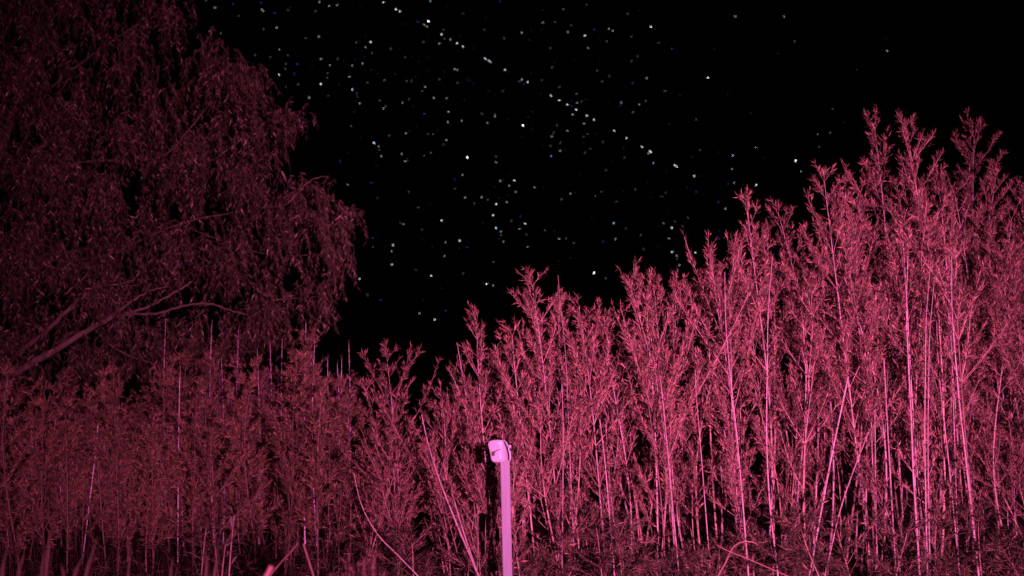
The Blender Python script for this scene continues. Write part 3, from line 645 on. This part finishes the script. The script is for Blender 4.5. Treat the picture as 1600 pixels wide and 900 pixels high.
# ---------------------------------------------------------------- willow
WY = 16.0
willow = bpy.data.objects.new('willow_tree', None); col.objects.link(willow)
wb = Vector((at(-150, 700, WY).x, WY, 0)); willow.location = wb
tag(willow, 'big weeping willow with drooping leafy strands filling the upper left against the night sky', 'tree')
def limb(pts, r0, r1, name, sides=9):
    Q = spline([np.array(at(*p)) for p in pts], 7)
    k = np.arange(len(Q)); Q = Q + .005 * np.stack([np.sin(k * 1.3 + pts[0][0]), np.cos(k * .9), np.sin(k * 1.7)], 1) * (np.linspace(0, 1, len(Q))[:, None] > .01)
    gg = Geo(); rr = np.linspace(r0, r1, len(Q)) * (1 + .06 * np.sin(k * 1.9))
    gg.tube(Q - np.array(wb), rr, sides)
    return gg, Q
skel = []
tb = [np.array(wb), np.array(wb) + [.05, 0, .6], np.array(wb) + [.18, .05, 1.5], np.array(at(-95, 610, WY)), np.array(at(-60, 480, WY)), np.array(at(-20, 300, WY + .3)), np.array(at(40, 100, WY + .5)), np.array(at(90, -120, WY + .6))]
Q = spline(tb, 6); gg = Geo(); gg.tube(Q - np.array(wb), np.interp(np.linspace(0, 1, len(Q)), [0, .06, .3, .6, 1], [.34, .25, .2, .12, .05]), 12)
link('trunk', gg.mesh('trunk', M_BARK), willow); skel.append(Q)
LIMBS = [
 ([(-95, 640, 15.8), (-40, 625, 15.2), (5, 600, 14.8), (45, 570, 14.6), (82, 550, 14.5), (130, 520, 14.5), (176, 495, 14.4)], .075, .040),
 ([(174, 496, 14.4), (205, 491, 14.3), (245, 490, 14.2), (275, 481, 14.2), (305, 475, 14.2), (335, 476, 14.2), (360, 485, 14.2), (388, 492, 14.3)], .026, .009),
 ([(178, 493, 14.4), (200, 475, 14.4), (225, 459, 14.4), (238, 453, 14.4), (262, 448, 14.4)], .022, .008),
 ([(190, 492, 14.45), (230, 480, 14.5), (262, 463, 14.5), (285, 450, 14.5), (300, 440, 14.5)], .022, .012),
 ([(-40, 625, 15.2), (20, 560, 14.9), (70, 520, 14.7), (103, 487, 14.6), (128, 465, 14.6), (148, 449, 14.6), (190, 443, 14.6), (212, 436, 14.6)], .05, .009),
 ([(100, 461, 14.7), (118, 446, 14.7), (135, 430, 14.7)], .014, .007),
 ([(150, 463, 14.7), (180, 455, 14.7), (195, 447, 14.7), (215, 446, 14.7)], .014, .005),
 ([(390, 442, 14.5), (405, 455, 14.5), (425, 468, 14.5), (440, 468, 14.5)], .010, .006),
 ([(170, 538, 14.5), (200, 555, 14.5), (230, 565, 14.5), (245, 572, 14.5)], .012, .007),
 ([(-20, 300, 16.2), (80, 260, 15.6), (180, 250, 15.2), (260, 240, 15.0), (340, 150, 15.0), (400, 130, 15.0)], .07, .012),
 ([(-50, 440, 16.0), (60, 410, 15.4), (160, 400, 15.1), (280, 350, 14.9), (380, 330, 14.8), (460, 318, 14.7), (520, 313, 14.7)], .07, .008),
 ([(180, 250, 15.2), (300, 262, 15.0), (390, 210, 15.0), (440, 180, 14.9), (468, 190, 14.8)], .03, .007),
 ([(280, 350, 14.9), (370, 385, 14.7), (440, 400, 14.6), (505, 395, 14.6)], .03, .007),
 ([(0, 200, 16.3), (100, 120, 15.8), (180, 60, 15.5), (260, 20, 15.4), (300, 40, 15.4)], .06, .010),
 ([(40, 100, 16.5), (120, -20, 16.0), (220, -90, 15.8)], .05, .01),
 ([(450, 318, 14.7), (466, 300, 14.7), (485, 282, 14.7), (508, 275, 14.7)], .012, .005),
 ([(60, 410, 15.4), (80, 400, 14.5), (100, 396, 14.4), (118, 390, 14.4)], .014, .006),
]
for pts, r0, r1 in LIMBS:
    pts = [(a, b, c + .05) for a, b, c in pts]; r0 *= .85; r1 *= .85
    if pts[0][0] in (-20, -50, 0, 40, 280) or pts[0][:2] == (180, 250): pts = [(a, b, c + 1.7) for a, b, c in pts]; r0 *= .45; r1 *= .5
    gg, Q = limb(pts, r0, r1, 'limb'); link('limb', gg.mesh('limb', M_BARK), willow); skel.append(Q)
SK = np.vstack(skel)
POLY = np.array([(-280, -160), (230, -160), (250, -20), (285, 10), (325, 45), (352, 70), (398, 100), (408, 130), (440, 158), (462, 168), (480, 190), (478, 215), (455, 222), (445, 235), (452, 262), (488, 264), (512, 262), (516, 290), (534, 300), (550, 330), (542, 380), (538, 430), (522, 480), (500, 510), (440, 540), (330, 560), (200, 575), (130, 590), (70, 600), (20, 640), (-280, 660)], float)
HOLES = [(427, 206, 17, 11), (424, 252, 20, 26), (196, 262, 16, 14), (155, 155, 17, 20), (283, 330, 12, 26), (250, 470, 60, 22), (60, 600, 45, 16), (205, 335, 14, 30), (97, 125, 15, 12), (470, 255, 16, 10), (90, 470, 30, 14), (300, 390, 14, 14), (485, 472, 14, 22), (350, 150, 18, 12), (250, 110, 22, 16), (60, 200, 20, 18), (330, 235, 14, 18), (140, 330, 18, 14), (410, 345, 12, 22), (500, 300, 20, 9), (230, 40, 20, 16), (120, 60, 26, 14), (380, 455, 16, 18), (30, 330, 14, 20), (460, 420, 10, 20)]
def inside(x, y):
    c = False; j = len(POLY) - 1
    for i in range(len(POLY)):
        xi, yi = POLY[i]; xj, yj = POLY[j]
        if (yi > y) != (yj > y) and x < (xj - xi) * (y - yi) / (yj - yi) + xi: c = not c
        j = i
    return c
def holed(x, y, k=1.0): return any(((x - a) / (rx * k)) ** 2 + ((y - b) / (ry * k)) ** 2 < 1 for a, b, rx, ry in HOLES)
rw = np.random.default_rng(5)
lb, ld_, LL = [], [], []; A, B, RA, RB = [], [], [], []
nclump = 0
def strand(P0, out, L, nleaf):
    q = P0 + out * L * .25 + np.array([0, 0, .04 * L]); e = P0 + out * L * .42 + np.array([rw.normal(0, .05), rw.normal(0, .05), -L])
    P = bez(P0, q, e, 7); P[1:-1] += rw.normal(0, .008, (5, 3))
    for k in range(6): A.append(P[k]); B.append(P[k + 1]); RA.append(.0022 * (1 - k / 8)); RB.append(.0022 * (1 - (k + 1) / 8))
    for s in np.sort(rw.uniform(.03, 1, nleaf)):
        f = s * 6; k = min(5, int(f)); p = P[k] + (P[k + 1] - P[k]) * (f - k); d = nrm(P[k + 1] - P[k])
        a = rw.uniform(0, 6.28); o = np.array([math.cos(a), math.sin(a), rw.uniform(-.5, .3)])
        lb.append(p); ld_.append(nrm(d * .8 + o * .8 + np.array([0, 0, -.35]))); LL.append(rw.uniform(.05, .11))
def thin(x, y): return .5 + .5 * math.sin(x * .055 + 1.3 * math.sin(y * .041)) * math.sin(y * .047 + 1.1 * math.sin(x * .036) + .8)
while nclump < 1200:
    x, y = rw.uniform(-200, 552), rw.uniform(-120, 610)
    y0 = y - 20
    if not inside(x, y) or holed(x, y, 1.15): continue
    if rw.random() > .04 + max(0, thin(x, y) - .22) * 1.6: continue
    Yd = 14.2 + 3.4 * rw.random() ** 1.3
    c = np.array(at(x, y, Yd)); nclump += 1
    d = np.linalg.norm(SK - c, axis=1) + np.where(SK[:, 2] > c[2] + .3, .8, 0); k = int(np.argmin(d))
    if d[k] < .6:
        m_ = (SK[k] + c) / 2 + np.array([0, 0, .22 * d[k]]); P = bez(SK[k], m_, c, 6)
        for s in range(5): A.append(P[s]); B.append(P[s + 1]); RA.append(.0022 * (1 - s / 7)); RB.append(.0022 * (1 - (s + 1) / 7))
    for j in range(rw.integers(3, 7)):
        out = rw.normal(0, 1, 3); out[2] = 0; out = nrm(out + np.array([.35, -.35, 0]))
        L = rw.uniform(.2, .62); p0 = c + rw.normal(0, .11, 3)
        # keep strands from crossing holes or the outline below
        ye = y + (L * .8) * 107
        if holed(x, y + (ye - y) * .5, .9) or holed(x, ye, .9): 
            if rw.random() < .75: continue
        if not inside(min(x + 6, 560), min(ye, 600)): L *= .45
        strand(p0, out, L, int(10 + 44 * L))
org = np.array(wb)
gg = Geo(); LL = np.array(LL); gg.leaves(np.array(lb) - org, ld_, LL, LL * rw.uniform(.13, .19, len(LL)))
link('crown', gg.mesh('crown', M_WILLOW), willow, 'stuff')
gg = Geo(); gg.sticks(np.array(A) - org, np.array(B) - org, RA, RB); link('twigs', gg.mesh('twigs', M_BARK), willow, 'stuff')

# ---------------------------------------------------------------- undergrowth
rg = np.random.default_rng(21)
gl, gb = Geo(), Geo(); lb, ld_, LL = [], [], []; A, B = [], []
for i in range(1500):
    Y = rg.uniform(4.6, 9.6); X_ = rg.uniform(-1.0, 1.0) * (Y * .55)
    if abs(X_ - base.x) < .10 and abs(Y - PY) < .12: continue
    px = 800 + X_ / Y / TH * 800
    hmax = .16 + .05 * (Y - 4.6); hmax = min(hmax, .44) * (1.25 if px < 600 else 1.0)
    h = rg.uniform(.35, 1) * hmax
    p0 = np.array([X_, Y, 0]); tp = p0 + np.array([rg.normal(0, .25) * h, rg.normal(0, .25) * h, h])
    mid = (p0 + tp) / 2 + rg.normal(0, .02, 3); A += [p0, mid]; B += [mid, tp]
    for k in range(rg.integers(10, 20)):
        s = rg.uniform(.1, 1); p = p0 + (tp - p0) * s
        a = rg.uniform(0, 6.28); lb.append(p); ld_.append(np.array([math.cos(a), math.sin(a), rg.uniform(-.3, .9)])); LL.append(rg.uniform(.03, .075))
LL = np.array(LL); gl.leaves(lb, ld_, LL, LL * rg.uniform(.10, .17, len(LL))); 
gl.sticks(A, B, .0022, .0014, 1)
# fallen leaves lying on the soil
n = 5000; P = np.stack([rg.uniform(-6, 6, n), rg.uniform(4, 11, n), rg.uniform(.004, .02, n)], 1)
a = rg.uniform(0, 6.28, n); gl.leaves(P, np.stack([np.cos(a), np.sin(a), rg.normal(0, .1, n)], 1), rg.uniform(.04, .09, n), rg.uniform(.008, .014, n), m=2, up=np.array([0, 0, 1.0]))
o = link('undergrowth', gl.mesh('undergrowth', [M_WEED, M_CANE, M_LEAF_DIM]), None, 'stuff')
tag(o, 'dark leafy weeds and fallen leaves covering the soil below the thickets', 'undergrowth')

# young plant with broad pointed leaves, each leaf a part
def broad_plant(px, py, Y, n, label, seed):
    rs = np.random.default_rng(seed); tp = at(px, py, Y)
    o = bpy.data.objects.new('young_cane_plant', None); col.objects.link(o); b_ = Vector((tp.x - .03, Y, 0)); o.location = b_
    tag(o, label, 'plant', 'young broad-leaved plants')
    t = np.array(tp - b_); Q = bez([0, 0, 0], [.0, 0, t[2] * .6], t, 10); gg = Geo(); gg.tube(Q, np.linspace(.006, .002, 10), 6); link('stem', gg.mesh('stem', M_TWIG), o)
    for k in range(n):
        s = 1 - .5 * rs.random() ** 1.2 if k > 3 else 1.0
        p = np.array([np.interp(s, np.linspace(0, 1, 10), Q[:, c]) for c in range(3)]) ; a = k * 2.4 + rs.uniform(-.4, .4)
        d = nrm(np.array([math.cos(a), math.sin(a) * .7, rs.uniform(.0, .9)])); L = rs.uniform(.07, .13); W = L * .17
        side = nrm(np.cross(d, [0, 0, 1.0])); up = np.cross(side, d); stalk_ = p + d * .03
        V = []; F = []
        prof_ = [0, .55, .95, 1, .8, .45, 0]
        for j, w_ in enumerate(prof_):
            u = j / 6; c = d * (L * u) - np.array([0, 0, 1]) * L * .25 * u * u
            V += [c - side * W * .5 * w_ + up * W * .18 * w_, c, c + side * W * .5 * w_ + up * W * .18 * w_]
        for j in range(6): F += [[j * 3, j * 3 + 1, j * 3 + 4, j * 3 + 3], [j * 3 + 1, j * 3 + 2, j * 3 + 5, j * 3 + 4]]
        gg = Geo(); gg.add(V, F, 0, True); gg.sticks([p - stalk_], [[0, 0, 0]], .0015, .001, 0)
        l_ = link('leaf', gg.mesh('leaf', M_BROAD), o); l_.location = stalk_
broad_plant(322, 826, 6.4, 14, 'young plant with pale pointed leaves, left of a pair low in the dim thicket', 1)
broad_plant(366, 806, 6.5, 14, 'young plant with pale pointed leaves, taller right one of a pair before the dim thicket', 2)
broad_plant(352, 852, 5.9, 12, 'lowest young plant with pale pointed leaves, in front of the pair', 3)

# tall foreground grass blades, bottom left
def grass_tuft(blades, label, Y):
    c = at(np.mean([b_[-1][0] for b_ in blades]), 900, Y); o = bpy.data.objects.new('grass_tuft', None); col.objects.link(o); o.location = (c.x, Y, 0)
    tag(o, label, 'grass', 'tall grass tufts at the bottom left')
    for bl in blades:
        P = [np.array(at(px, py, Y + .12 * random.uniform(-1, 1) * 0)) for px, py in bl]
        foot = np.array([c.x + (P[-1][0] - c.x) * .35, Y, 0.0]); e = P[-1].copy(); P += [e + (foot - e) * t + np.array([(e[0] - c.x) * .3 * t * (1 - t), 0, 0]) for t in (.07, .18, .35, .6, .8, 1)]
        Q = spline(P, 6); n = len(Q); T = nrm(np.gradient(Q, axis=0)); side = nrm(np.cross(T, [0.25, 1, 0])); w_ = np.interp(np.linspace(0, 1, n), [0, .25, .6, 1], [.0008, .0065, .009, .005])[:, None]
        bk = np.array([0, .004, 0]); V = np.concatenate([np.stack([Q[k] - side[k] * w_[k], Q[k] + bk, Q[k] + side[k] * w_[k]]) for k in range(n)]) - np.array(o.location)
        F = []
        for k in range(n - 1): F += [[k * 3, k * 3 + 1, k * 3 + 4, k * 3 + 3], [k * 3 + 1, k * 3 + 2, k * 3 + 5, k * 3 + 4]]
        gg = Geo(); gg.add(V, F, 0, True); link('blade', gg.mesh('blade', M_BLADE), o)
grass_tuft([[(78, 828), (76, 860), (72, 905)], [(70, 858), (64, 905)], [(38, 865), (33, 880), (29, 905)], [(95, 880), (100, 905)]], 'tall blurred grass tuft with the longest pointed blade, at the bottom left corner', 3.2)
grass_tuft([[(150, 843), (143, 870), (134, 905)], [(131, 868), (122, 885), (117, 905)], [(12, 850), (6, 880), (4, 905)]], 'tall blurred grass tuft with two arching blades, right of the longest blade', 3.4)
grass_tuft([[(322, 862), (323, 880), (322, 905)], [(340, 864), (338, 880), (335, 905)], [(270, 870), (266, 905)], [(205, 850), (200, 905)]], 'blurred grass tuft with short upright blades below the young broad-leaved plants', 3.8)

# fuzzy shrub close by, bottom edge
def shrub(px0, px1, py, Y, label, seed):
    rs = np.random.default_rng(seed); x0, x1 = at(px0, py, Y).x, at(px1, py, Y).x; zt = at(0, py, Y).z; cx = (x0 + x1) / 2
    o = bpy.data.objects.new('shrub', None); col.objects.link(o); o.location = (cx, Y, 0); tag(o, label, 'shrub')
    A, B, lb, ld_, LL = [], [], [], [], []
    for k in range(70):
        a = rs.uniform(-1, 1); tx = a * (x1 - x0) * .5; tz = zt * (1 - .16 * a * a) * rs.uniform(.72, 1.0); ty = rs.normal(0, .12)
        P = bez([a * .06, ty * .2, 0], [tx * .6, ty * .6, tz * .5], [tx, ty, tz], 8)
        for s in range(7): A.append(P[s]); B.append(P[s + 1])
        for s in rs.uniform(.3, 1, 60):
            f = s * 7; i = min(6, int(f)); p = P[i] + (P[i + 1] - P[i]) * (f - i); lb.append(p); ld_.append(nrm(rs.normal(0, 1, 3) + [0, 0, .9])); LL.append(rs.uniform(.015, .035))
    gg = Geo(); gg.sticks(A, B, .002, .0016); link('stems', gg.mesh('stems', M_TWIG), o)
    gg = Geo(); LL = np.array(LL); gg.leaves(lb, ld_, LL, LL * .3); link('foliage', gg.mesh('foliage', M_SHRUB), o, 'stuff')
shrub(505, 612, 852, 4.0, 'fuzzy reddish shrub out of focus at the bottom edge, below the dark gap', 3)
